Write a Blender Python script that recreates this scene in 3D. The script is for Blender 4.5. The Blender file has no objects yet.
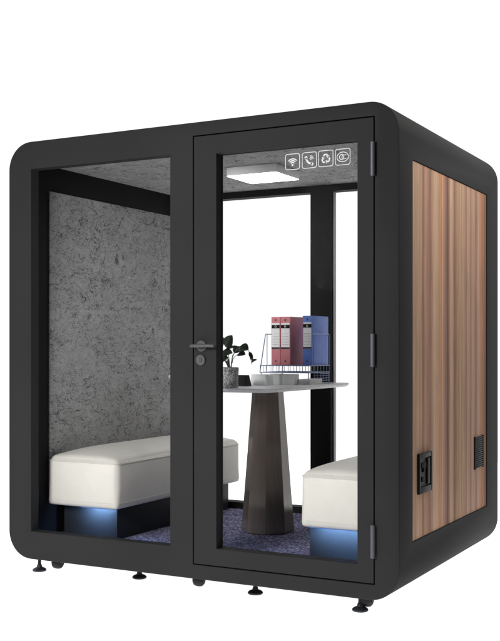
import bpy, bmesh, math, random
from mathutils import Vector, Matrix
random.seed(7)
R = math.radians
S = bpy.context.scene
COL = S.collection
Z0 = 0.076                       # height of the booth's underside above the ground

# ---------------------------------------------------------------- camera
cd = bpy.data.cameras.new('camera')
cam = bpy.data.objects.new('camera', cd); COL.objects.link(cam)
cam.location = (2.434, -3.9388, 1.015 + Z0)
cam.rotation_euler = (R(90), 0, 0.49064)
cd.sensor_fit = 'HORIZONTAL'; cd.sensor_width = 36.0
cd.lens = 36.0 * 1047.68 / 500.0
cd.shift_y = 27.26 / 500.0
cd.clip_start = 0.05; cd.clip_end = 300
S.camera = cam

# ---------------------------------------------------------------- studio surround and lamps
W = bpy.data.worlds.new('World'); S.world = W; W.use_nodes = True
nt = W.node_tree; nt.nodes.clear()
out = nt.nodes.new('ShaderNodeOutputWorld'); bg = nt.nodes.new('ShaderNodeBackground')
geo = nt.nodes.new('ShaderNodeTexCoord')
dot = nt.nodes.new('ShaderNodeVectorMath'); dot.operation = 'DOT_PRODUCT'
dot.inputs[1].default_value = Vector((-0.50, 0.85, 0.0)).normalized()
ramp = nt.nodes.new('ShaderNodeValToRGB')
ramp.color_ramp.elements[0].position = 0.35; ramp.color_ramp.elements[0].color = (0.12, 0.12, 0.12, 1)
ramp.color_ramp.elements[1].position = 0.70; ramp.color_ramp.elements[1].color = (1.05, 1.05, 1.05, 1)
mp = nt.nodes.new('ShaderNodeMath'); mp.operation = 'MULTIPLY_ADD'; mp.inputs[1].default_value = 0.5; mp.inputs[2].default_value = 0.5
nt.links.new(geo.outputs['Generated'], dot.inputs[0]); nt.links.new(dot.outputs['Value'], mp.inputs[0])
nt.links.new(mp.outputs[0], ramp.inputs[0]); nt.links.new(ramp.outputs[0], bg.inputs[0])
bg.inputs[1].default_value = 1.0; nt.links.new(bg.outputs[0], out.inputs[0])

def area(name, loc, target, size, power, color=(1, 1, 1), size_y=None):
    l = bpy.data.lights.new(name, 'AREA'); l.energy = power; l.color = color
    l.shape = 'RECTANGLE'; l.size = size; l.size_y = size_y or size
    o = bpy.data.objects.new(name, l); COL.objects.link(o); o.location = loc
    o.rotation_euler = (Vector(target) - Vector(loc)).to_track_quat('-Z', 'Y').to_euler()
    return o
area('front_softbox', (-0.35, -3.0, 1.95), (-0.15, 0, 1.1), 0.9, 108)
area('side_softbox', (2.0, 0.75, 2.85), (1, 0.75, 1.75), 0.7, 25, (1, 0.97, 0.93))
S.view_settings.view_transform = 'Standard'; S.view_settings.look = 'None'
S.view_settings.exposure = 0; S.view_settings.gamma = 1
S.cycles.max_bounces = 10; S.cycles.transparent_max_bounces = 16; S.cycles.use_denoising = True
S.cycles.sample_clamp_indirect = 4

# ---------------------------------------------------------------- materials
def mat(name, col=(0.5, 0.5, 0.5), rough=0.5, metal=0.0, spec=0.5, emit=None, estr=0):
    m = bpy.data.materials.new(name); m.use_nodes = True
    b = m.node_tree.nodes['Principled BSDF']
    b.inputs['Base Color'].default_value = (*col, 1); b.inputs['Roughness'].default_value = rough
    b.inputs['Metallic'].default_value = metal; b.inputs['Specular IOR Level'].default_value = spec
    if emit: b.inputs['Emission Color'].default_value = (*emit, 1); b.inputs['Emission Strength'].default_value = estr
    return m
class N:
    def __init__(s, m): s.t = m.node_tree; s.b = s.t.nodes['Principled BSDF']
    def new(s, k, **p):
        n = s.t.nodes.new(k)
        for a, v in p.items(): setattr(n, a, v)
        return n
    def link(s, a, b): s.t.links.new(a, b)
    def coord(s, scale=(1, 1, 1)):
        c = s.new('ShaderNodeTexCoord'); m = s.new('ShaderNodeMapping'); m.inputs['Scale'].default_value = scale
        s.link(c.outputs['Object'], m.inputs[0]); return m.outputs[0]
    def noise(s, vec, scale, detail=4, rough=0.55, dist=0):
        n = s.new('ShaderNodeTexNoise'); n.inputs['Scale'].default_value = scale; n.inputs['Detail'].default_value = detail
        n.inputs['Roughness'].default_value = rough; n.inputs['Distortion'].default_value = dist
        s.link(vec, n.inputs['Vector']); return n.outputs['Fac']
    def ramp(s, fac, stops, interp='LINEAR'):
        r = s.new('ShaderNodeValToRGB'); r.color_ramp.interpolation = interp; e = r.color_ramp.elements
        while len(e) < len(stops): e.new(0.5)
        for k, (p, c) in enumerate(stops):
            e[k].position = p; e[k].color = (c, c, c, 1) if not hasattr(c, '__len__') else (*c, 1)
        s.link(fac, r.inputs[0]); return r.outputs[0]
    def math(s, op, a, b=None):
        n = s.new('ShaderNodeMath', operation=op)
        for k, v in enumerate((a, b)):
            if v is None: continue
            if isinstance(v, (int, float)): n.inputs[k].default_value = v
            else: s.link(v, n.inputs[k])
        return n.outputs[0]
    def mix(s, f, a, b, blend='MIX'):
        n = s.new('ShaderNodeMix', data_type='RGBA', blend_type=blend)
        for k, v in ((0, f), (6, a), (7, b)):
            if isinstance(v, (int, float)): n.inputs[k].default_value = v
            elif isinstance(v, tuple): n.inputs[k].default_value = (*v, 1)
            else: s.link(v, n.inputs[k])
        return n.outputs[2]
    def bump(s, h, strength=0.2, dist=0.002):
        n = s.new('ShaderNodeBump'); n.inputs['Strength'].default_value = strength; n.inputs['Distance'].default_value = dist
        s.link(h, n.inputs['Height']); s.link(n.outputs[0], s.b.inputs['Normal'])

def powder(name, col, rough=0.55, spec=0.25):
    m = mat(name, col, rough, spec=spec); n = N(m); v = n.coord()
    f = n.noise(v, 2.3, 3); c = n.ramp(f, [(0.3, tuple(x*0.93 for x in col)), (0.7, tuple(x*1.07 for x in col))])
    n.link(c, n.b.inputs['Base Color']); n.bump(n.noise(v, 900, 2), 0.05, 0.0004); return m
M = {}
M['frame'] = powder('charcoal_powder_coat', (0.0250, 0.0250, 0.0257), 0.65, 0.05)
M['dark'] = powder('black_powder_coat', (0.0135, 0.0135, 0.0145), 0.55, 0.08)
M['hinge'] = mat('hinge_metal', (0.085, 0.085, 0.10), 0.45, 0.3, 0.4)
M['handle'] = mat('handle_metal', (0.075, 0.075, 0.075), 0.45, 0.3, 0.3)
M['rubber'] = mat('black_rubber', (0.012, 0.012, 0.013), 0.6, spec=0.3)
M['leveller'] = mat('dark_steel', (0.03, 0.032, 0.038), 0.45, 0.4, 0.4)
M['seal'] = mat('grey_seal', (0.42, 0.40, 0.41), 0.5)
M['white_mark'] = mat('white_print', (0.60, 0.60, 0.60), 0.6)
M['black'] = mat('black_plastic', (0.0075, 0.008, 0.009), 0.5, spec=0.12)
M['black_hole'] = mat('black_recess', (0.004, 0.004, 0.004), 0.7, spec=0.1)

# felt with fibres
def felt():
    m = mat('grey_felt', rough=0.95, spec=0.1); n = N(m); v = n.coord()
    base = n.ramp(n.noise(v, 5, 6, 0.65), [(0.3, 0.31), (0.7, 0.37)])
    fine = n.ramp(n.noise(v, 160, 4, 0.7), [(0.3, 0.72), (0.72, 1.24)])
    c = n.mix(1.0, base, fine, 'MULTIPLY')
    def fib(scale, width, dist, off):
        c2 = n.new('ShaderNodeVectorMath', operation='ADD'); n.link(n.coord((1.15, 0.8, 1.5)), c2.inputs[0]); c2.inputs[1].default_value = off
        f = n.noise(c2.outputs[0], scale, 3.0, 0.52, dist)
        d = n.math('ABSOLUTE', n.math('SUBTRACT', f, 0.5))
        return n.ramp(d, [(0.0, 0.22), (width*0.5, 0.5), (width*1.3, 1.0)])
    mask = n.ramp(n.noise(v, 9, 3), [(0.30, 0.25), (0.55, 1.0)])
    for s, w, d, o in ((3.0, 0.0055, 2.6, (0, 0, 0)), (4.2, 0.006, 3.0, (7, 3, 1)), (6, 0.007, 2.2, (2, 9, 5)), (3.6, 0.0055, 2.0, (4, 4, 8)), (8.5, 0.008, 1.6, (1, 6, 2))):
        c = n.mix(mask if s != 3.0 else 0.85, c, n.mix(1.0, c, fib(s, w, d, o), 'MULTIPLY'))
    c = n.mix(1.0, c, n.ramp(n.noise(n.coord((1, 1, 2.2)), 7, 5, 0.7, 1.2), [(0.35, 0.86), (0.6, 1.04)]), 'MULTIPLY')
    c = n.mix(n.ramp(n.noise(v, 60, 4, 0.75, 1.5), [(0.60, 0.0), (0.72, 0.45)]), c, (0.30, 0.30, 0.30))
    n.link(c, n.b.inputs['Base Color']); n.bump(n.noise(v, 120, 5, 0.7), 0.5, 0.003); return m
M['felt'] = felt()

WOOD = [(413, 172, 146, 120), (417, 160, 134, 110), (420, 174, 148, 124), (422.5, 166, 138, 114), (424, 118, 88, 72), (426, 160, 128, 106), (428.5, 150, 112, 90),
        (431.5, 116, 90, 78), (433, 150, 120, 98), (436, 176, 152, 126), (439, 162, 132, 104), (441, 158, 114, 80), (443.5, 170, 134, 104), (446, 124, 92, 76), (448, 96, 70, 60), (450, 128, 100, 84),
        (451.5, 180, 154, 132), (453.5, 176, 148, 126), (455.5, 112, 86, 70), (458, 152, 126, 100), (461, 164, 138, 112), (465, 160, 132, 108), (467, 134, 104, 86), (469, 172, 146, 122),
        (471.5, 134, 104, 88), (474, 168, 140, 118), (477, 124, 94, 78), (479, 170, 140, 118), (482, 156, 108, 76), (484.5, 140, 98, 70), (486, 96, 70, 54), (487, 176, 148, 126)]
PXY = [(413, .163), (421, .263), (430, .381), (440, .519), (448, .634), (452, .694), (460, .818), (470, .98), (480, 1.153), (487, 1.28)]
def wood():
    m = mat('slatted_wood_veneer', rough=0.6, spec=0.05); n = N(m)
    def lin(c): return ((c/255+0.055)/1.055)**2.4
    def ypos(px):
        for (a, ya), (b, yb) in zip(PXY, PXY[1:]):
            if px <= b: return ya+(yb-ya)*(px-a)/(b-a)
        return 1.28
    v1 = n.coord((0, 1, 0)); vg = n.coord((1, 1, 0.02)); vw = n.coord((1, 1, 0.35))
    c0 = n.new('ShaderNodeTexCoord'); sx = n.new('ShaderNodeSeparateXYZ'); n.link(c0.outputs['Object'], sx.inputs[0])
    wob = n.math('MULTIPLY', n.math('SUBTRACT', n.noise(vw, 3.0, 3), 0.5), 0.010)      # grain wanders slightly along the height
    y = n.math('ADD', sx.outputs[1], wob)
    t = n.math('DIVIDE', n.math('ADD', y, 0.7465-0.163), 1.28-0.163)
    c = n.ramp(t, [((ypos(p)-0.163)/(1.28-0.163), tuple(min(0.9, lin(k*0.78+m_*0.22)/0.84) for k, m_ in ((r_*1.01, 152), (g_*0.985, 121), (b_, 99)))) for p, r_, g_, b_ in WOOD])
    c = n.mix(1.0, c, n.ramp(n.noise(v1, 75, 2, 0.6), [(0.34, 0.68), (0.44, 1.0), (0.7, 1.10)]), 'MULTIPLY')
    c = n.mix(1.0, c, n.ramp(n.noise(vg, 190, 5, 0.7), [(0.3, 0.76), (0.7, 1.14)]), 'MULTIPLY')
    c = n.mix(1.0, c, n.ramp(n.noise(n.coord((1, 1, 0.12)), 26, 4, 0.6, 0.8), [(0.3, 0.86), (0.7, 1.10)]), 'MULTIPLY')
    n.link(c, n.b.inputs['Base Color']); n.bump(n.noise(v1, 24, 3), 0.12, 0.002); return m
M['wood'] = wood()

def carpet():
    m = mat('heather_carpet', rough=1.0, spec=0.05); n = N(m); v = n.coord()
    c = n.ramp(n.noise(v, 70, 3, 0.85), [(0.38, (0.04, 0.04, 0.085)), (0.48, (0.125, 0.12, 0.215)), (0.55, (0.24, 0.235, 0.36)), (0.64, (0.52, 0.52, 0.64))])
    c = n.mix(1.0, c, n.ramp(n.noise(v, 14, 3), [(0.3, 0.7), (0.7, 1.2)]), 'MULTIPLY')
    n.link(c, n.b.inputs['Base Color']); n.bump(n.noise(v, 260, 4, 0.8), 0.8, 0.004); return m
M['carpet'] = carpet()

def leather():
    m = mat('cream_leather', (0.66, 0.64, 0.59), 0.52, spec=0.3); n = N(m); v = n.coord()
    c = n.ramp(n.noise(v, 5, 5), [(0.3, (0.59, 0.57, 0.52)), (0.7, (0.65, 0.63, 0.58))])
    n.link(c, n.b.inputs['Base Color'])
    vw = n.new('ShaderNodeTexVoronoi'); vw.inputs['Scale'].default_value = 420; n.link(v, vw.inputs['Vector'])
    cr = n.math('ABSOLUTE', n.math('SUBTRACT', n.noise(v, 5, 3, 0.5, 1.2), 0.5))
    h = n.math('ADD', n.math('MULTIPLY', vw.outputs['Distance'], 0.2), n.math('ADD', n.noise(v, 9, 4, 0.55, 1.5), n.math('MULTIPLY', n.math('MINIMUM', cr, 0.03), 14.0)))
    n.bump(h, 0.14, 0.008); return m
M['leather'] = leather()
M['piping'] = mat('cream_piping', (0.60, 0.58, 0.53), 0.5, spec=0.3)
M['base'] = mat('glossy_black_plinth', (0.018, 0.019, 0.021), 0.45, spec=0.08)
M['glow'] = mat('added_blue_glow', (0.1, 0.3, 0.8), 0.5, emit=(0.08, 0.28, 1.0), estr=0.3)  # added glow, stands in for the blue reflection on the plinths
M['pedestal'] = mat('bronze_brown_lacquer', (0.075, 0.062, 0.055), 0.16, 0.15, 0.6)
n = N(M['pedestal']); v = n.coord((1, 1, 0.05))
n.link(n.ramp(n.noise(v, 60, 4), [(0.3, (0.110, 0.089, 0.076)), (0.7, (0.140, 0.114, 0.098))]), n.b.inputs['Base Color'])

def glass(name, refl):
    m = bpy.data.materials.new(name); m.use_nodes = True; t = m.node_tree; t.nodes.clear()
    o = t.nodes.new('ShaderNodeOutputMaterial'); mx = t.nodes.new('ShaderNodeMixShader')
    tr = t.nodes.new('ShaderNodeBsdfTransparent'); gl = t.nodes.new('ShaderNodeBsdfGlossy')
    tr.inputs[0].default_value = (1, 1, 1, 1); gl.inputs['Roughness'].default_value = 0.03
    fr = t.nodes.new('ShaderNodeFresnel'); fr.inputs[0].default_value = 1.45
    mu = t.nodes.new('ShaderNodeMath'); mu.operation = 'MULTIPLY'; mu.inputs[1].default_value = refl
    t.links.new(fr.outputs[0], mu.inputs[0]); t.links.new(mu.outputs[0], mx.inputs[0])
    t.links.new(tr.outputs[0], mx.inputs[1]); t.links.new(gl.outputs[0], mx.inputs[2]); t.links.new(mx.outputs[0], o.inputs[0])
    return m
M['glass'] = glass('clear_anti_reflective_glass', 0.003)

def terrazzo():
    m = mat('speckled_stone', rough=0.7, spec=0.3); n = N(m); v = n.coord()
    w = n.new('ShaderNodeTexVoronoi'); w.inputs['Scale'].default_value = 170; n.link(v, w.inputs['Vector'])
    s = n.new('ShaderNodeSeparateColor'); n.link(w.outputs['Color'], s.inputs[0])
    c = n.ramp(s.outputs[0], [(0.0, 0.11), (0.3, 0.24), (0.6, 0.40), (0.9, 0.60)])
    n.link(c, n.b.inputs['Base Color']); n.bump(w.outputs['Distance'], 0.4, 0.002); return m
M['stone'] = terrazzo()
M['soil'] = mat('dark_soil', (0.02, 0.02, 0.024), 0.9)
def leafm():
    m = mat('glossy_leaf', rough=0.3, spec=0.6); n = N(m); v = n.coord()
    n.link(n.ramp(n.noise(v, 45, 3), [(0.35, (0.012, 0.018, 0.012)), (0.52, (0.045, 0.065, 0.038)), (0.68, (0.15, 0.19, 0.13))]), n.b.inputs['Base Color']); return m
M['leaf'] = leafm()
M['stem'] = mat('pale_stem', (0.16, 0.18, 0.16), 0.6)
M['table'] = mat('pale_grey_laminate', (0.56, 0.55, 0.56), 0.4, spec=0.3)
n = N(M['table']); v = n.coord((1, 6, 1)); n.link(n.ramp(n.noise(v, 9, 5), [(0.3, (0.54, 0.53, 0.545)), (0.7, (0.66, 0.65, 0.665))]), n.b.inputs['Base Color'])
M['ceramic'] = mat('white_card', (0.80, 0.81, 0.81), 0.55)
M['paper'] = mat('paper', (0.80, 0.80, 0.80), 0.8)
def board(name, col):
    m = mat(name, col, 0.5, spec=0.3); n = N(m); v = n.coord()
    n.link(n.ramp(n.noise(v, 25, 4), [(0.3, tuple(x*.9 for x in col)), (0.7, tuple(x*1.08 for x in col))]), n.b.inputs['Base Color']); return m
M['red'] = board('red_board', (0.56, 0.20, 0.22)); M['blue'] = board('blue_board', (0.13, 0.22, 0.62))
M['label'] = mat('label_paper', (0.78, 0.78, 0.78), 0.7)
M['wire'] = mat('blue_grey_wire', (0.20, 0.25, 0.38), 0.4, 0.3)
M['lamp_case'] = mat('grey_lamp_case', (0.85, 0.85, 0.86), 0.5)
M['lamp_lit'] = mat('lit_diffuser', (0.9, 0.9, 0.9), 0.5, emit=(1, 1, 1), estr=11)
M['glowing_floor'] = mat('self_lit_white_floor', (0.8, 0.8, 0.8), 0.9, spec=0.0, emit=(1, 1, 1), estr=1.0)  # emission added to the floor to cancel the shade under the booth

# ---------------------------------------------------------------- geometry helpers
def nbm(): return bmesh.new()
def box(bm, x0, x1, y0, y1, z0, z1, bev=0, seg=2, mi=0):
    g = bmesh.ops.create_cube(bm, size=1)
    for v in g['verts']:
        v.co = Vector(((x0+x1)/2 + v.co.x*(x1-x0), (y0+y1)/2 + v.co.y*(y1-y0), (z0+z1)/2 + v.co.z*(z1-z0)))
    es = {e for v in g['verts'] for e in v.link_edges}; fs = {f for v in g['verts'] for f in v.link_faces}
    for f in fs: f.material_index = mi
    if bev:
        r = bmesh.ops.bevel(bm, geom=list(es), offset=bev, segments=seg, affect='EDGES', profile=0.5)
        for f in r['faces']: f.material_index = mi
    return bm
def tube(bm, pts, r, seg=10, cap=True, mi=0):
    pts = [Vector(p) for p in pts]; rings = []; prev = None
    rs = r if hasattr(r, '__len__') else [r]*len(pts)
    for i, p in enumerate(pts):
        d = (pts[min(i+1, len(pts)-1)] - pts[max(i-1, 0)]).normalized()
        if prev is None: a = d.orthogonal().normalized()
        else: a = (prev - d*prev.dot(d)).normalized()
        prev = a; b = d.cross(a)
        rings.append([bm.verts.new(p + (a*math.cos(t) + b*math.sin(t))*rs[i]) for t in [2*math.pi*k/seg for k in range(seg)]])
    for i in range(len(rings)-1):
        for k in range(seg):
            f = bm.faces.new((rings[i][k], rings[i][(k+1) % seg], rings[i+1][(k+1) % seg], rings[i+1][k])); f.material_index = mi
    if cap:
        bm.faces.new(rings[0][::-1]).material_index = mi; bm.faces.new(rings[-1]).material_index = mi
    return bm
def lathe(bm, prof, c, seg=32, axis='Z', mi=0):
    rings = []
    for (r, h) in prof:
        ring = []
        for k in range(seg):
            t = 2*math.pi*k/seg
            if axis == 'Z': p = (c[0]+r*math.cos(t), c[1]+r*math.sin(t), c[2]+h)
            elif axis == 'Y': p = (c[0]+r*math.cos(t), c[1]+h, c[2]+r*math.sin(t))
            else: p = (c[0]+h, c[1]+r*math.cos(t), c[2]+r*math.sin(t))
            ring.append(bm.verts.new(p))
        rings.append(ring)
    for i in range(len(rings)-1):
        for k in range(seg):
            bm.faces.new((rings[i][k], rings[i][(k+1) % seg], rings[i+1][(k+1) % seg], rings[i+1][k])).material_index = mi
    bm.faces.new(rings[0][::-1]).material_index = mi; bm.faces.new(rings[-1]).material_index = mi
    return bm
def prism(bm, pts2, y0, y1, mi=0, plane='XZ'):
    f3 = (lambda p, h: (p[0], h, p[1])) if plane == 'XZ' else (lambda p, h: (h, p[0], p[1])) if plane == 'YZ' else (lambda p, h: (p[0], p[1], h))
    a = [bm.verts.new(f3(p, y0)) for p in pts2]; b = [bm.verts.new(f3(p, y1)) for p in pts2]; n_ = len(pts2)
    bm.faces.new(a).material_index = mi; bm.faces.new(b[::-1]).material_index = mi
    for k in range(n_): bm.faces.new((a[k], b[k], b[(k+1) % n_], a[(k+1) % n_])).material_index = mi
    return bm
def ribbon(bm, pts, w, y0, y1, closed=False, mi=0):
    n_ = len(pts); L = []; Rr = []
    for i, p in enumerate(pts):
        if closed: a, b = pts[i-1], pts[(i+1) % n_]
        else: a, b = pts[max(i-1, 0)], pts[min(i+1, n_-1)]
        dx, dz = b[0]-a[0], b[1]-a[1]; q = math.hypot(dx, dz) or 1
        nx, nz = -dz/q*w/2, dx/q*w/2
        L.append((p[0]+nx, p[1]+nz)); Rr.append((p[0]-nx, p[1]-nz))
    m_ = n_ if closed else n_-1
    vs = [[bm.verts.new((q[0], y, q[1])) for q in Q] for Q in (L, Rr) for y in (y0, y1)]
    for i in range(m_):
        j = (i+1) % n_
        for A, B in ((vs[0], vs[2]), (vs[2], vs[3]), (vs[3], vs[1]), (vs[1], vs[0])):
            bm.faces.new((A[i], A[j], B[j], B[i])).material_index = mi
    return bm
def empty(name, loc, label, cat, group=None):
    o = bpy.data.objects.new(name, None); COL.objects.link(o); o.location = (loc[0], loc[1], loc[2]+Z0)
    o.empty_display_size = 0.1; o['label'] = label; o['category'] = cat
    if group: o['group'] = group
    o['base'] = list(loc)
    return o
def base_of(p):
    while p is not None:
        if 'base' in p.keys(): return Vector(p['base'])
        p = p.parent
    return Vector((0, 0, 0))
def obj(name, bm, m, parent=None, smooth=35, label=None, base=None):
    bmesh.ops.recalc_face_normals(bm, faces=bm.faces)
    b = Vector(base) if base is not None else base_of(parent)
    bmesh.ops.translate(bm, verts=bm.verts, vec=-b)
    me = bpy.data.meshes.new(name); bm.to_mesh(me); bm.free()
    for x in (m if isinstance(m, (list, tuple)) else [m]): me.materials.append(x)
    o = bpy.data.objects.new(name, me); COL.objects.link(o)
    if smooth: me.shade_smooth(); me.set_sharp_from_angle(angle=R(smooth))
    if parent: o.parent = parent
    if base is not None: o.location = (b.x, b.y, b.z+Z0)
    if label: o['label'] = label
    return o
def tag(o, label, cat, group=None):
    o['label'] = label; o['category'] = cat
    if group: o['group'] = group
    return o
def carve(o, boxes, bevel=0.0):
    """cut boxes out of o, bake the result"""
    for (x0, x1, y0, y1, z0, z1) in boxes:
        bm = nbm(); box(bm, x0, x1, y0, y1, z0, z1); bmesh.ops.recalc_face_normals(bm, faces=bm.faces)
        b = base_of(o); bmesh.ops.translate(bm, verts=bm.verts, vec=-b)
        me = bpy.data.meshes.new('cut'); bm.to_mesh(me); bm.free(); me.materials.append(o.data.materials[0])
        c = bpy.data.objects.new('cut', me); COL.objects.link(c)
        p = o.parent; o.parent = None
        md = o.modifiers.new('b', 'BOOLEAN'); md.operation = 'DIFFERENCE'; md.solver = 'EXACT'; md.object = c
        dg = bpy.context.evaluated_depsgraph_get(); dg.update()
        nm = bpy.data.meshes.new_from_object(o.evaluated_get(dg)); old = o.data
        o.modifiers.clear(); o.data = nm; nm.name = old.name; bpy.data.meshes.remove(old)
        bpy.data.objects.remove(c); bpy.data.meshes.remove(me); o.parent = p
    if bevel:
        md = o.modifiers.new('bevel', 'BEVEL'); md.width = bevel; md.segments = 2; md.limit_method = 'ANGLE'; md.angle_limit = R(50); md.harden_normals = True
    o.data.shade_smooth(); o.data.set_sharp_from_angle(angle=R(30))

# ---------------------------------------------------------------- the setting: white floor, made to glow so no shade shows under the booth
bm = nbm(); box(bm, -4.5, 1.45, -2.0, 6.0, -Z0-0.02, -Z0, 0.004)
g = obj('ground', bm, M['glowing_floor'], smooth=0); g.location.z = Z0; g['kind'] = 'structure'

# ---------------------------------------------------------------- the booth
D = 1.493; H = 2.005
pod = empty('office_booth', (0, D/2, -Z0), 'large charcoal meeting booth with rounded corners, glass front and wood side panel', 'office booth')
def rrect(inset, r=0.13, n_=14):
    pts = []; x1, z1 = 1-inset, H-inset; x0, z0 = -1+inset, inset; r = r-inset
    for cx, cz, a0 in ((x1-r, z1-r, 0), (x0+r, z1-r, 90), (x0+r, z0+r, 180), (x1-r, z0+r, 270)):
        for k in range(n_+1):
            a = R(a0 + 90*k/n_); pts.append((cx+r*math.cos(a), cz+r*math.sin(a)))
    return pts
bm = nbm(); rings = []
e = 0.008
prof = [(0.0, e), (e*0.29, e*0.29), (e, 0.0), (D-e, 0.0), (D-e*0.29, e*0.29), (D, e)]
for y, ins in prof: rings.append([bm.verts.new((x, y, z)) for x, z in rrect(ins)])
for a, b in zip(rings, rings[1:]):
    for k in range(len(a)): bm.faces.new((a[k], b[k], b[(k+1) % len(a)], a[(k+1) % len(a)]))
bm.faces.new(rings[0]); bm.faces.new(rings[-1][::-1])
shell = obj('frame', bm, M['frame'], pod)
carve(shell, [
    (-0.932, 0.932, 0.058, D-0.07, 0.072, 1.932),         # cavity
    (-0.862, -0.073, -0.5, 0.5, 0.135, 1.872),            # window opening
    (0.045, 0.8965, -0.5, 0.047, 0.0635, 1.9455),         # door rebate
    (0.166, 0.819, -0.5, 0.5, 0.144, 1.856),              # opening behind the door
    (-0.88, -0.04, D-0.5, D+0.5, 0.115, 1.887),           # rear glazing, wide
    (0.083, 0.88, D-0.5, D+0.5, 0.115, 1.887),            # rear glazing, narrow
    (0.984, 1.5, 0.163, 1.280, 0.218, 1.786),             # side recess
    (-1.5, -0.984, 0.163, 1.280, 0.218, 1.786),
], 0.0025)

# panes (thin slabs)
bm = nbm(); box(bm, -0.866, -0.069, 0.034, 0.042, 0.131, 1.876)
obj('front_window', bm, M['glass'], pod, 0)
for x0, x1 in ((-0.884, -0.036), (0.09, 0.884)):
    bm = nbm(); box(bm, x0, x1, D-0.036, D-0.028, 0.111, 1.891); obj('rear_window', bm, M['glass'], pod, 0)
bm = nbm(); box(bm, 0.0835, 0.093, D-0.05, D-0.026, 0.1155, 1.8865, 0.002); obj('window_seal', bm, M['seal'], pod)

# interior linings: dark liners on side walls, felt panels, felt ceiling, carpet
for s in (-1, 1):
    bm = nbm(); a, b = sorted((s*0.9318, s*0.924)); box(bm, a, b, 0.060, D-0.072, 0.0735, 1.9305, 0.001)
    obj('wall_liner', bm, M['dark'], pod)
    bm = nbm(); a, b = sorted((s*0.9235, s*0.913)); box(bm, a, b, 0.208, D-0.10, 0.245, 1.797, 0.003)
    obj('felt_panel', bm, M['felt'], pod)
bm = nbm(); box(bm, -0.9235, 0.9235, 0.062, D-0.0725, 1.924, 1.9315); obj('ceiling_panel', bm, M['felt'], pod)
bm = nbm(); box(bm, -0.9235, 0.9235, 0.062, D-0.0725, 0.0725, 0.079); obj('carpet', bm, M['carpet'], pod)
# inner cladding of the rear wall (darker than the outside)
def slabs(name, rects, y0, y1, m, parent):
    bm = nbm()
    for (x0, x1, z0, z1) in rects: box(bm, x0, x1, y0, y1, z0, z1, 0.001)
    return obj(name, bm, m, parent)
yb0, yb1 = D-0.0795, D-0.0705
bm = nbm(); box(bm, -0.923, 0.923, yb0, yb1, 0.0795, 1.9235)
rc = obj('rear_cladding', bm, M['dark'], pod, 0)
carve(rc, [(-0.879, -0.041, D-0.3, D+0.3, 0.116, 1.886), (0.084, 0.879, D-0.3, D+0.3, 0.116, 1.886)], 0.001)

# door
dx0, dx1, dz0, dz1 = 0.0500, 0.8915, 0.0685, 1.9405
bm = nbm(); box(bm, dx0, dx1, 0.0005, 0.0445, dz0, dz1)
door = obj('door', bm, M['frame'], pod)
carve(door, [(0.164, 0.821, -0.5, 0.5, 0.142, 1.858)], 0.0025)
bm = nbm(); box(bm, 0.160, 0.825, 0.018, 0.026, 0.138, 1.862); obj('door_glass', bm, M['glass'], door, 0)
# lever handle and lock rose
hx, hz = 0.092, 1.023
bm = nbm(); lathe(bm, [(0.0, -0.009), (0.022, -0.009), (0.025, -0.006), (0.025, 0.0004)], (hx, 0, hz), 28, 'Y')
lathe(bm, [(0.0, -0.040), (0.009, -0.040), (0.010, -0.037), (0.010, -0.008)], (hx, 0, hz), 16, 'Y')
tube(bm, [(hx-0.040, -0.036, hz), (hx-0.036, -0.036, hz), (hx, -0.037, hz+0.001), (hx+0.05, -0.037, hz+0.001), (hx+0.080, -0.036, hz), (hx+0.084, -0.036, hz)], [0.004, 0.0075, 0.0085, 0.008, 0.0075, 0.004], 12)
obj('door_handle', bm, M['handle'], door)
bm = nbm(); lathe(bm, [(0.0, -0.010), (0.021, -0.010), (0.024, -0.007), (0.024, 0.0004)], (0.088, 0, 0.962), 28, 'Y')
lathe(bm, [(0.0, -0.015), (0.009, -0.015), (0.010, -0.013), (0.010, -0.009)], (0.088, 0, 0.962), 18, 'Y')
box(bm, 0.0865, 0.0895, -0.0165, -0.0145, 0.956, 0.968)
obj('door_lock', bm, M['handle'], door)
for z0, z1 in ((1.702, 1.840), (0.938, 1.072), (0.172, 0.306)):
    bm = nbm(); tube(bm, [(0.892, -0.010, z0), (0.892, -0.010, z0+0.002), (0.892, -0.010, z1-0.002), (0.892, -0.010, z1)], [0.008, 0.0098, 0.0098, 0.008], 14)
    box(bm, 0.884, 0.8895, -0.008, 0.0015, z0+0.006, z1-0.006)
    for k in (1, 2): tube(bm, [(0.892, -0.010, z0+(z1-z0)*k/3-0.0012), (0.892, -0.010, z0+(z1-z0)*k/3+0.0012)], 0.0104, 14)
    obj('hinge', bm, M['hinge'], door)

# four printed icons on the door glass
IY0, IY1 = 0.0155, 0.0175
def arc(cx, cz, r, a0, a1, n_=14, rz=None):
    rz = rz or r
    return [(cx+r*math.cos(R(a0+(a1-a0)*k/n_)), cz+rz*math.sin(R(a0+(a1-a0)*k/n_))) for k in range(n_+1)]
def roundsq(cx, cz, h, r=0.009):
    p = []
    for sx, sz, a0 in ((1, 1, 0), (-1, 1, 90), (-1, -1, 180), (1, -1, 270)):
        p += arc(cx+sx*(h-r), cz+sz*(h-r), r, a0, a0+90, 5)
    return p
h = 0.0325; ics = []
for cx, cz in ((0.5235, 1.794), (0.601, 1.794), (0.6755, 1.795), (0.751, 1.795)):
    bm = nbm(); ribbon(bm, roundsq(cx, cz, h), 0.0028, IY0, IY1, True); ics.append((bm, cx, cz))
bm, cx, cz = ics[0]
for r_ in (0.011, 0.0185, 0.026): ribbon(bm, arc(cx, cz-0.014, r_, 42, 138), 0.0045, IY0, IY1)
prism(bm, arc(cx, cz-0.014, 0.0045, 0, 330, 10), IY0, IY1)
obj('wireless_icon', bm, M['white_mark'], door, 0)
bm, cx, cz = ics[1]
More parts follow.
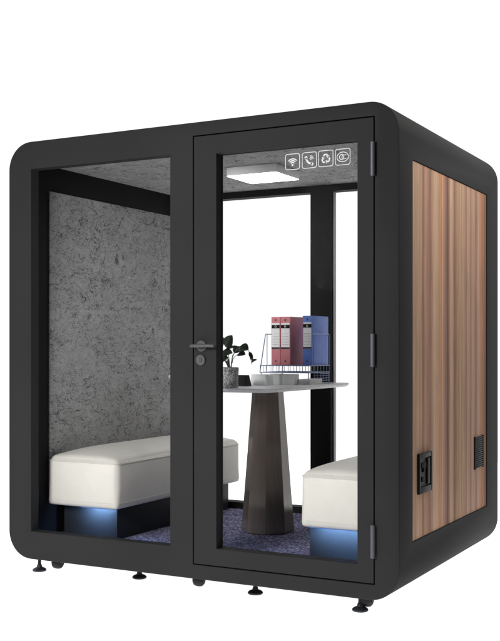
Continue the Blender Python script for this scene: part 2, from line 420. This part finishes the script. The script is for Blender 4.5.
ribbon(bm, arc(cx+0.012, cz+0.011, 0.026, 180, 270, 12), 0.0075, IY0, IY1)
ribbon(bm, [(cx-0.0175, cz+0.0165), (cx-0.0125, cz+0.006)], 0.012, IY0, IY1)
ribbon(bm, [(cx+0.017, cz-0.0195), (cx+0.007, cz-0.013)], 0.012, IY0, IY1)
for r_ in (0.008, 0.014, 0.020): ribbon(bm, arc(cx-0.001, cz-0.001, r_, 15, 78, 8), 0.003, IY0, IY1)
obj('telephone_icon', bm, M['white_mark'], door, 0)
bm, cx, cz = ics[2]
for k in range(3):
    a = R(120*k)
    def rot(p): return (cx+p[0]*math.cos(a)-p[1]*math.sin(a), cz-0.001+p[0]*math.sin(a)+p[1]*math.cos(a))
    ribbon(bm, [rot(p) for p in ((-0.0125, 0.006), (-0.006, 0.017), (0.0045, 0.017), (0.0085, 0.0105))], 0.0066, IY0, IY1)
    prism(bm, [rot(p) for p in ((0.001, 0.0095), (0.0165, 0.0125), (0.0125, -0.001))], IY0, IY1)
obj('recycling_icon', bm, M['white_mark'], door, 0)
bm, cx, cz = ics[3]
ribbon(bm, arc(cx, cz, 0.0255, 0, 352, 30, 0.0195), 0.003, IY0, IY1, True)
for dx, r_ in ((-0.006, 0.0105), (0.002, 0.0075), (0.009, 0.0075)): ribbon(bm, arc(cx+dx+0.002, cz, r_, 55, 305, 14), 0.0032, IY0, IY1)
obj('certification_icon', bm, M['white_mark'], door, 0)

# side panels (wood) with socket and grille
for s in (1, -1):
    bm = nbm(); a, b = sorted((s*0.9845, s*0.9955)); box(bm, a, b, 0.1645, 0.6435, 0.2195, 1.7845, 0.001); box(bm, a, b, 0.6455, 1.2785, 0.2195, 1.7845, 0.001)
    sp = obj('wood_panel', bm, M['wood'], pod)
    if s == 1: side = sp
X = 0.9955
bm = nbm()
box(bm, X, X+0.012, 0.226, 0.240, 0.405, 0.573, 0.002); box(bm, X, X+0.012, 0.378, 0.392, 0.405, 0.573, 0.002)
box(bm, X, X+0.012, 0.2405, 0.3775, 0.553, 0.573, 0.002); box(bm, X, X+0.012, 0.2405, 0.3775, 0.405, 0.432, 0.002)
box(bm, X, X+0.003, 0.240, 0.378, 0.432, 0.553)
box(bm, X+0.003, X+0.008, 0.262, 0.322, 0.510, 0.532, 0.001, mi=1)
box(bm, X+0.003, X+0.009, 0.285, 0.300, 0.492, 0.5095, 0.001, mi=1)
lathe(bm, [(0.0, 0.003), (0.011, 0.003), (0.011, 0.008), (0.0, 0.008)], (X, 0.281, 0.463), 18, 'X', 1)
box(bm, X+0.003, X+0.010, 0.336, 0.368, 0.437, 0.548, 0.002)
obj('power_socket', bm, [M['black'], M['black_hole']], side)
bm = nbm(); box(bm, X, X+0.002, 1.068, 1.208, 0.426, 0.578)
for y0, y1 in ((1.064, 1.070), (1.206, 1.212)): box(bm, X, X+0.007, y0, y1, 0.422, 0.582, 0.001)
for k in range(15):
    z = 0.4275 + k*0.0102
    box(bm, X+0.002, X+0.0065, 1.0705, 1.2055, z, z+0.0052, 0.001)
obj('air_vent', bm, M['black'], side)
# a cable outlet button on the felt of the left wall
left_felt = [o for o in pod.children if o.name.startswith('felt_panel') and o.data.vertices[0].co.x < 0][0]
bm = nbm(); lathe(bm, [(0.0, 0.006), (0.010, 0.006), (0.012, 0.003), (0.012, -0.001)], (-0.913, 1.315, 0.843), 16, 'X'); obj('wall_button', bm, M['white_mark'], left_felt)

# ceiling lamp
bm = nbm(); lx0, lx1, ly0, ly1 = -0.162, 0.118, 0.670, 0.935
box(bm, lx0, lx1, ly0, ly1, 1.881, 1.9235, 0.002)
lampc = obj('ceiling_lamp', bm, M['lamp_case'], pod)
bm = nbm(); box(bm, lx0+0.002, lx1-0.002, ly0+0.002, ly1-0.002, 1.8785, 1.8805); obj('diffuser', bm, M['lamp_lit'], lampc, 0)

# feet and castors
def foot(x, y, stem=0.008):
    bm = nbm()
    lathe(bm, [(0.0, 0.0), (0.030, 0.0), (0.034, 0.003), (0.034, 0.008), (0.028, 0.014), (0.014, 0.020), (0.0105, 0.032), (stem, 0.036), (stem, Z0+0.004), (0.0, Z0+0.004)], (x, y, -Z0), 24)
    lathe(bm, [(0.0, 0.0), (0.014, 0.0), (0.014, 0.007), (0.0, 0.007)], (x, y, -0.0075), 6)
    obj('levelling_foot', bm, M['leveller'], pod)
for x, y in ((-0.888, 0.095), (-0.365, 0.19), (0.266, 0.17), (0.79, 0.108), (-0.86, 1.38), (-0.05, 1.38), (0.62, 1.30)): foot(x, y)
def castor(x, y):
    bm = nbm()
    box(bm, x-0.027, x+0.027, y-0.025, y+0.025, -0.012, -0.001, 0.003)
    lathe(bm, [(0.0, -0.022), (0.022, -0.022), (0.028, -0.016), (0.030, -0.006), (0.030, 0.006), (0.028, 0.016), (0.022, 0.022), (0.0, 0.022)], (x, y, -0.030), 28, 'X')
    box(bm, x-0.0262, x-0.0225, y-0.012, y+0.012, -0.038, -0.010, 0.001); box(bm, x+0.0225, x+0.0262, y-0.012, y+0.012, -0.038, -0.010, 0.001)
    obj('castor', bm, M['rubber'], pod)
for x, y in ((-0.795, 0.12), (0.005, 0.12), (0.812, 0.13), (-0.75, 1.25), (0.62, 1.2)): castor(x, y)

# ---------------------------------------------------------------- benches
def cushion(x0, x1, y0, y1, z0, z1, r=0.022, dome=0.030):
    bm = nbm(); nx, ny, nz = 26, 60, 18
    c = Vector(((x0+x1)/2, (y0+y1)/2, (z0+z1)/2)); hs = Vector(((x1-x0)/2, (y1-y0)/2, (z1-z0)/2))
    def ease(t): return math.copysign(abs(math.sin(t*math.pi/2))**0.8, t)
    verts = {}
    def vert(i, j, k):
        key = (i, j, k)
        if key not in verts:
            u, v, w = ease(2*i/nx-1), ease(2*j/ny-1), ease(2*k/nz-1)
            p = Vector((u*hs.x, v*hs.y, w*hs.z)); rr = r if w > 0 else r*0.6 + r*0.4*(1+w)
            inn = Vector([max(-(hs[a]-rr), min(hs[a]-rr, p[a])) for a in range(3)])
            d = p-inn; p = inn + (d.normalized()*rr if d.length > 1e-9 else d)
            if w > 0:
                f = (1-abs(u)**2.6)*(1-abs(v)**7)
                p.z += dome*f*w**3
            bulge = (1-abs(w)**2)*0.004
            if abs(u) > 0.98: p.x += math.copysign(bulge*(1-v**8), u)
            if abs(v) > 0.98: p.y += math.copysign(bulge*(1-u**4), v)
            verts[key] = bm.verts.new(c+p)
        return verts[key]
    def quad(a, b, c_, d): bm.faces.new((a, b, c_, d))
    for i in range(nx):
        for j in range(ny):
            for k in (0, nz): quad(vert(i, j, k), vert(i+1, j, k), vert(i+1, j+1, k), vert(i, j+1, k))
        for k in range(nz):
            for j in (0, ny): quad(vert(i, j, k), vert(i+1, j, k), vert(i+1, j, k+1), vert(i, j, k+1))
    for j in range(ny):
        for k in range(nz):
            for i in (0, nx): quad(vert(i, j, k), vert(i, j+1, k), vert(i, j+1, k+1), vert(i, j, k+1))
    return bm
def plan_ring(x0, x1, y0, y1, r, z, n_=6):
    p = []
    for cx, cy, a0 in ((x1-r, y1-r, 0), (x0+r, y1-r, 90), (x0+r, y0+r, 180), (x1-r, y0+r, 270)):
        for k in range(n_+1):
            a = R(a0+90*k/n_); p.append((cx+r*math.cos(a), cy+r*math.sin(a), z))
    return p + [p[0]]
def bench(s, label):
    x0, x1 = sorted((s*0.484, s*0.905)); y0, y1 = 0.172, 1.406; zb, zt = 0.238, 0.487
    b = empty('bench', (s*0.70, 0.78, 0.079), label, 'bench', 'upholstered benches facing each other inside the booth')
    cu = obj('seat_cushion', cushion(x0, x1, y0, y1, zb, zt-0.008, 0.034, 0.042), M['leather'], b, 60)
    for z, q in ((zt-0.030, -0.0025), (zb+0.030, -0.0030)):
        bm = nbm(); tube(bm, plan_ring(x0-q-0.004, x1+q+0.004, y0-q-0.004, y1+q+0.004, 0.034, z), 0.0018, 6, False); obj('seam', bm, M['piping'], cu)
    px0, px1 = (-0.86, -0.538) if s < 0 else (0.494, 0.86)
    bm = nbm(); box(bm, px0, px1, 0.252, 1.36, 0.080, zb+0.004, 0.002); obj('plinth', bm, M['base'], b)
    gx0, gx1 = (-0.71, -0.56) if s < 0 else (0.52, 0.85)
    bm = nbm(); box(bm, gx0, gx1, 0.196, 0.206, zb-0.0035, zb-0.0005); st = obj('added_glow_strip', bm, M['glow'], b, 0)  # strip and lamp added to put a blue sheen on the plinth
    l = bpy.data.lights.new('added_glow_lamp', 'AREA'); l.energy = 2.1 if s < 0 else 3.6; l.color = (0.30, 0.56, 1.0); l.shape = 'RECTANGLE'; l.size = gx1-gx0; l.size_y = 0.012
    lo = bpy.data.objects.new('added_glow_lamp', l); COL.objects.link(lo); lo.parent = b
    lo.location = Vector(((gx0+gx1)/2, 0.196, zb-0.006)) - Vector(b['base']); lo.rotation_euler = (R(46), 0, 0)
    return b
bench(-1, 'cream padded bench along the grey felt wall, seen through the left window')
bench(1, 'cream padded bench half hidden behind the hinge side of the door')

# ---------------------------------------------------------------- table
tcx, tcy = -0.07, 0.825
tb = empty('table', (tcx, tcy, 0.079), 'narrow pale grey table on one faceted dark brown pedestal', 'table')
bm = nbm()
def plan_round(x0, x1, y0, y1, r, n_=8):
    return [(p[0], p[1]) for p in plan_ring(x0, x1, y0, y1, r, 0, n_)][:-1]
for (ins, za, zb_) in ((0.0, 0.806, 0.821),):
    A = plan_round(-0.335, 0.215, 0.39, 1.402, 0.055)
    rings = []
    for ins2, z in ((0.016, 0.803), (0.003, 0.811), (0.0, 0.816), (0.0, 0.820), (0.002, 0.823)):
        P_ = plan_round(-0.335+ins2, 0.215-ins2, 0.39+ins2, 1.402-ins2, 0.055-ins2)
        rings.append([bm.verts.new((x, y, z)) for x, y in P_])
    for a, b in zip(rings, rings[1:]):
        for k in range(len(a)): bm.faces.new((a[k], a[(k+1) % len(a)], b[(k+1) % len(a)], b[k]))
    bm.faces.new(rings[0][::-1]); bm.faces.new(rings[-1])
obj('tabletop', bm, M['table'], tb, 40)
bm = nbm()
def octa(s_, z, cx=tcx+0.062, cy=tcy):
    a = s_*1.2071; h_ = s_/2
    return [bm.verts.new((cx+x, cy+y, z)) for x, y in ((-h_, -a), (h_, -a), (a, -h_), (a, h_), (h_, a), (-h_, a), (-a, h_), (-a, -h_))]
rings = [octa(0.101, 0.082), octa(0.103, 0.086), octa(0.103, 0.100), octa(0.061, 0.8025)]
for a, b in zip(rings, rings[1:]):
    for k in range(8): bm.faces.new((a[k], a[(k+1) % 8], b[(k+1) % 8], b[k]))
bm.faces.new(rings[0][::-1]); bm.faces.new(rings[-1])
bmesh.ops.bevel(bm, geom=[e_ for e_ in bm.edges if abs(e_.verts[0].co.z-e_.verts[1].co.z) > 0.5], offset=0.0015, segments=2, affect='EDGES')
bmesh.ops.recalc_face_normals(bm, faces=bm.faces)
obj('pedestal', bm, M['pedestal'], tb, 20)
bm = nbm(); lathe(bm, [(0, 0.0795), (0.118, 0.0795), (0.118, 0.0818), (0, 0.0818)], (tcx+0.062, tcy, 0), 32); obj('base_plate', bm, M['rubber'], tb)
ZT = 0.8232

# ---------------------------------------------------------------- wire rack and binders
ry0, ry1, rx0, rx1, rz = 0.985, 1.25, -0.135, 0.148, 0.921
rk = empty('wire_rack', (0.03, 1.17, ZT), 'blue grey wire desk rack holding three binders on the table', 'rack')
w = 0.0024
bm = nbm()
tube(bm, [(rx0, ry0, rz), (rx1, ry0, rz), (rx1, ry1, rz), (rx0, ry1, rz), (rx0, ry0, rz)], w, 8)
tube(bm, [(rx0, ry0, rz-0.036), (rx1, ry0, rz-0.036), (rx1, ry1, rz-0.036), (rx0, ry1, rz-0.036), (rx0, ry0, rz-0.036)], w, 8)
k = rx0
for i in range(9):
    x = rx0 + (rx1-rx0)*i/8
    tube(bm, [(x, ry0, rz), (x, ry0, rz-0.036), (x, ry1, rz-0.036), (x, ry1, rz)], 0.0017, 6)
for j in range(1, 7):
    y = ry0 + (ry1-ry0)*j/7
    tube(bm, [(rx0, y, rz), (rx0, y, rz-0.036), (rx1, y, rz-0.036), (rx1, y, rz)], 0.0016, 6)
for i in range(17):
    x = rx0 + (rx1-rx0)*i/16; tube(bm, [(x, ry0, rz), (x, ry1, rz)], 0.0015, 6)
obj('shelf_basket', bm, M['wire'], rk)
for x in (rx0, rx1):
    lo_ = [(x, ry0-0.004, rz-0.036), (x, ry0+0.06, 1.083)] if x == rx0 else [(x, ry0+0.062, rz-0.036), (x, ry0+0.063, 1.083)]
    bm = nbm(); tube(bm, [*lo_, (x, ry0+0.066, 1.088), (x, ry1-0.01, 1.088), (x, ry1, 1.08), (x, ry1, rz-0.036)], 0.0028, 8)
    if x == rx0: tube(bm, [(x, ry0+0.08, 1.088), (x, ry0+0.08, rz)], 0.002, 6)
    obj('side_frame', bm, M['wire'], rk)
bm = nbm(); tube(bm, [(rx0, ry1, 1.083), (rx1, ry1, 1.083)], 0.002, 6); obj('back_rail', bm, M['wire'], rk)
for x in (rx0+0.004, rx1-0.004):
    for y in (ry0+0.004, ry1-0.004):
        bm = nbm(); tube(bm, [(x, y, rz-0.036), (x, y, ZT+0.0005)], 0.0026, 8); obj('leg', bm, M['wire'], rk)
# lower drawer grid at the right rear of the rack
bm = nbm()
for i in range(5):
    z = ZT+0.006+i*0.012
    tube(bm, [(rx1-0.09, ry1, z), (rx1, ry1, z), (rx1, ry1-0.12, z)], 0.0015, 6)
for i in range(6): tube(bm, [(rx1-0.09+i*0.018, ry1, ZT+0.002), (rx1-0.09+i*0.018, ry1, ZT+0.058)], 0.0015, 6)
obj('lower_grid', bm, M['wire'], rk)

def binder(x0, x1, y0, y1, z0, z1, m, label, dx=0):
    t = empty('ring_binder', ((x0+x1)/2, (y0+y1)/2, z0), label, 'binder', 'ring binders standing in the wire rack')
    bm = nbm()
    box(bm, x0, x1, y0, y0+0.003, z0, z1, 0.001)                       # spine
    box(bm, x0, x0+0.003, y0+0.0032, y1, z0, z1, 0.0008); box(bm, x1-0.003, x1, y0+0.0032, y1, z0, z1, 0.0008)
    obj('cover', bm, m, t)
    bm = nbm(); box(bm, x0+0.006, x1-0.008, y0+0.012, y1-0.012, z0+0.006, z1-0.012); obj('paper_block', bm, M['paper'], t, 0)
    H_ = z1-z0; wx = x1-x0; c = (x0+x1)/2
    bm = nbm(); box(bm, x0+0.004, x1-0.004, y0-0.0012, y0-0.0002, z0+H_*0.33, z0+H_*0.87)
    for q in range(5): box(bm, x0+0.008, x1-0.008, y0-0.0018, y0-0.0013, z0+H_*(0.42+0.055*q), z0+H_*(0.42+0.055*q)+0.0009, mi=1)
    lb = obj('spine_label', bm, [M['label'], M['handle']], t, 0)
    bm = nbm()
    box(bm, x0+0.003, x1-0.003, y0-0.0025, y0-0.0019, z0+H_*0.335, z0+H_*0.365); obj('label_band', bm, M['black'], lb, 0)
    bm = nbm(); box(bm, x0+0.003, x1-0.003, y0-0.0025, y0-0.0019, z0+H_*0.76, z0+H_*0.83)
    ribbon(bm, arc(c, z0+H_*0.795, 0.0045, 0, 350, 14), 0.0015, y0-0.0032, y0-0.0026, True, 1)
    obj('label_band', bm, [M['black'], M['label']], lb, 0)
    bm = nbm(); lathe(bm, [(0.0, -0.0012), (0.005, -0.0012), (0.006, -0.0006), (0.006, 0.0)], (c, y0, z0+H_*0.08), 14, 'Y'); obj('finger_ring', bm, M['hinge'], t)
    bm = nbm(); lathe(bm, [(0.0, -0.0012), (0.005, -0.0012), (0.006, -0.0006), (0.006, 0.0)], (c, y0, z0+H_*0.93), 14, 'Y')
    obj('finger_ring', bm, M['hinge'], t)
ZB = rz+0.0028
BX = (-0.115, -0.060, -0.0575, -0.003, 0.072, 0.128)
binder(BX[0]+0.012, BX[1]+0.010, 1.052, 1.262, ZB, 1.180, M['red'], 'red ring binder at the outer left end of the wire rack')
binder(BX[2]+0.010, BX[3]+0.012, 1.052, 1.262, ZB, 1.180, M['red'], 'red ring binder standing between the other red binder and the blue one')
binder(BX[4]+0.010, BX[5]+0.008, 1.052, 1.262, ZB, 1.183, M['blue'], 'blue ring binder standing at the right end of the wire rack')

# ---------------------------------------------------------------- small things on the table
def wedge(x0, x1, y0, y1, h_, tx, ty, m, name, label, group=None, rot=0):
    bm = nbm(); c = ((x0+x1)/2, (y0+y1)/2)
    B = [(x0, y0), (x1, y0), (x1, y1), (x0, y1)]; T = [(x0+tx, y0+ty), (x1-tx, y0+ty), (x1-tx, y1-ty), (x0+tx, y1-ty)]
    def rt(p):
        dx, dy = p[0]-c[0], p[1]-c[1]; return (c[0]+dx*math.cos(rot)-dy*math.sin(rot), c[1]+dx*math.sin(rot)+dy*math.cos(rot))
    b = [bm.verts.new((*rt(p), ZT)) for p in B]; t = [bm.verts.new((*rt(p), ZT+h_)) for p in T]
    bm.faces.new(b[::-1]); bm.faces.new(t)
    for k in range(4): bm.faces.new((b[k], b[(k+1) % 4], t[(k+1) % 4], t[k]))
    bmesh.ops.bevel(bm, geom=list(bm.edges), offset=0.0015, segments=2, affect='EDGES')
    o = obj(name, bm, m, None, 30, base=(c[0], c[1], ZT)); tag(o, label, 'desk box', group); return o
G = 'white tapered desk boxes in a row'
wedge(-0.118, -0.018, 0.83, 0.885, 0.055, 0.010, 0.008, M['ceramic'], 'desk_box', 'white tapered desk box nearest the plant, left end of the row', G)
wedge(-0.048, 0.022, 0.90, 0.955, 0.058, 0.006, 0.008, M['ceramic'], 'desk_box', 'small white tapered desk box between its two wider neighbours', G)
wedge(0.018, 0.090, 0.93, 0.99, 0.056, -0.004, 0.006, M['ceramic'], 'desk_box', 'white desk box beside the stack of papers under the rack', G)
wedge(-0.118, -0.042, 0.66, 0.715, 0.055, 0.008, 0.012, M['black'], 'desk_box', 'black tapered desk box standing right behind the stone plant pot')
bm = nbm()
for k in range(7):
    d = random.uniform(-0.003, 0.003); box(bm, 0.092+d, 0.160+d, 0.97-d, 1.13-d, ZT+0.0003+k*0.0042, ZT+k*0.0042+0.0038, 0.0006)
tag(obj('paper_stack', bm, M['paper'], None, 30, base=(0.125, 1.05, ZT)), 'low stack of white papers on the table at the right of the desk boxes', 'papers')

# plant
px_, py_ = -0.030, 0.47
pl = empty('potted_plant', (px_, py_, ZT), 'dark leaved plant in a speckled grey stone pot on the table', 'plant')
bm = nbm(); lathe(bm, [(0.0, 0.0), (0.036, 0.0), (0.039, 0.003), (0.042, 0.095), (0.040, 0.098), (0.036, 0.097), (0.035, 0.086), (0.0, 0.086)], (px_, py_, ZT), 36); pot = obj('pot', bm, M['stone'], pl)
bm = nbm(); lathe(bm, [(0.0, 0.0), (0.033, 0.0), (0.034, 0.004), (0.020, 0.011), (0.0, 0.012)], (px_, py_, ZT+0.0865), 20); obj('soil', bm, M['soil'], pl)
stems = nbm()
def leaf(base, tip, width, sag=0.012, up=(0, -0.5, 1), m=M['leaf']):
    bm = nbm(); b = Vector(base); t = Vector(tip); d = (t-b); L = d.length; d.normalize(); side_ = d.cross(Vector(up)).normalized(); nrm = side_.cross(d).normalized()
    nl, nw = 10, 6; grid = []
    for i in range(nl+1):
        u = i/nl; ww = 1.25*width*(math.sin(math.pi*min(1, u*0.97+0.02)**0.8)**0.75)
        row = []
        for j in range(nw+1):
            v_ = 2*j/nw-1
            p = b + d*(L*u) + side_*(ww*v_/2) + nrm*(-sag*4*(u-0.5)**2 + sag - 0.18*ww*(1-abs(v_))*1.0)
            row.append(bm.verts.new(p))
        grid.append(row)
    for i in range(nl):
        for j in range(nw): bm.faces.new((grid[i][j], grid[i+1][j], grid[i+1][j+1], grid[i][j+1]))
    bmesh.ops.solidify(bm, geom=list(bm.faces), thickness=0.0008)
    obj('leaf', bm, m, pl, 50)
zr = ZT+0.095
def stem(pts, r0=0.0022): tube(stems, pts, [r0*(1-0.4*k/(len(pts)-1)) for k in range(len(pts))], 7)
C0 = (px_, py_, zr)
LEAVES = [  # base, tip, width, up
    ((-0.045, 0.46, 1.015), (-0.010, 0.455, 1.075), 0.050, (0, -1, 0.3)),
    ((-0.070, 0.47, 1.000), (0.020, 0.46, 1.020), 0.036, (0, -0.4, 1)),
    ((-0.060, 0.44, 0.985), (0.000, 0.44, 0.990), 0.045, (0, -0.75, 0.8)),
    ((0.018, 0.46, 0.984), (0.062, 0.455, 0.982), 0.034, (0, -0.75, 0.8)),
    ((0.020, 0.47, 1.018), (0.073, 0.465, 1.005), 0.046, (0.2, -0.8, 0.8)),
    ((0.078, 0.465, 0.995), (0.098, 0.46, 0.952), 0.015, (0.5, -0.8, 0.3)),
    ((0.088, 0.462, 0.938), (0.122, 0.46, 0.958), 0.022, (0, -0.6, 0.8)),
    ((-0.095, 0.47, 1.020), (-0.060, 0.46, 1.065), 0.045, (0, -1, 0.2)),
    ((-0.120, 0.47, 0.985), (-0.070, 0.48, 0.990), 0.040, (0, -0.7, 0.8)),
    ((-0.055, 0.44, 0.955), (-0.020, 0.435, 0.968), 0.030, (0, -0.8, 0.5)),
    ((-0.040, 0.53, 0.990), (-0.020, 0.57, 1.020), 0.040, (0, -1, 0.5)),
    ((-0.060, 0.40, 0.985), (-0.065, 0.36, 0.965), 0.040, (0, 0.2, 1)),
]
for b, t, wd, up in LEAVES:
    leaf(b, t, wd, 0.008, up)
    if b == (0.088, 0.462, 0.938): tube(stems, [(0.078, 0.465, 0.990), (0.084, 0.463, 0.965), (0.094, 0.462, 0.943)], 0.0016, 6); continue
    if b == (0.078, 0.465, 0.995): tube(stems, [(0.066, 0.466, 1.008), b], 0.0016, 6); continue
    m_ = ((C0[0]*0.5+b[0]*0.5), (C0[1]+b[1])/2, (zr+b[2])/2+0.012)
    stem([(C0[0]+(b[0]-C0[0])*0.12, C0[1], zr-0.006), ((C0[0]*0.8+b[0]*0.2), (C0[1]+b[1])/2, zr+(b[2]-zr)*0.45), m_ if False else (C0[0]*0.45+b[0]*0.55, (C0[1]+b[1])/2, zr+(b[2]-zr)*0.8), b])
obj('stems', stems, M['stem'], pl)
for o in bpy.data.objects:
    if 'base' in o.keys(): del o['base']
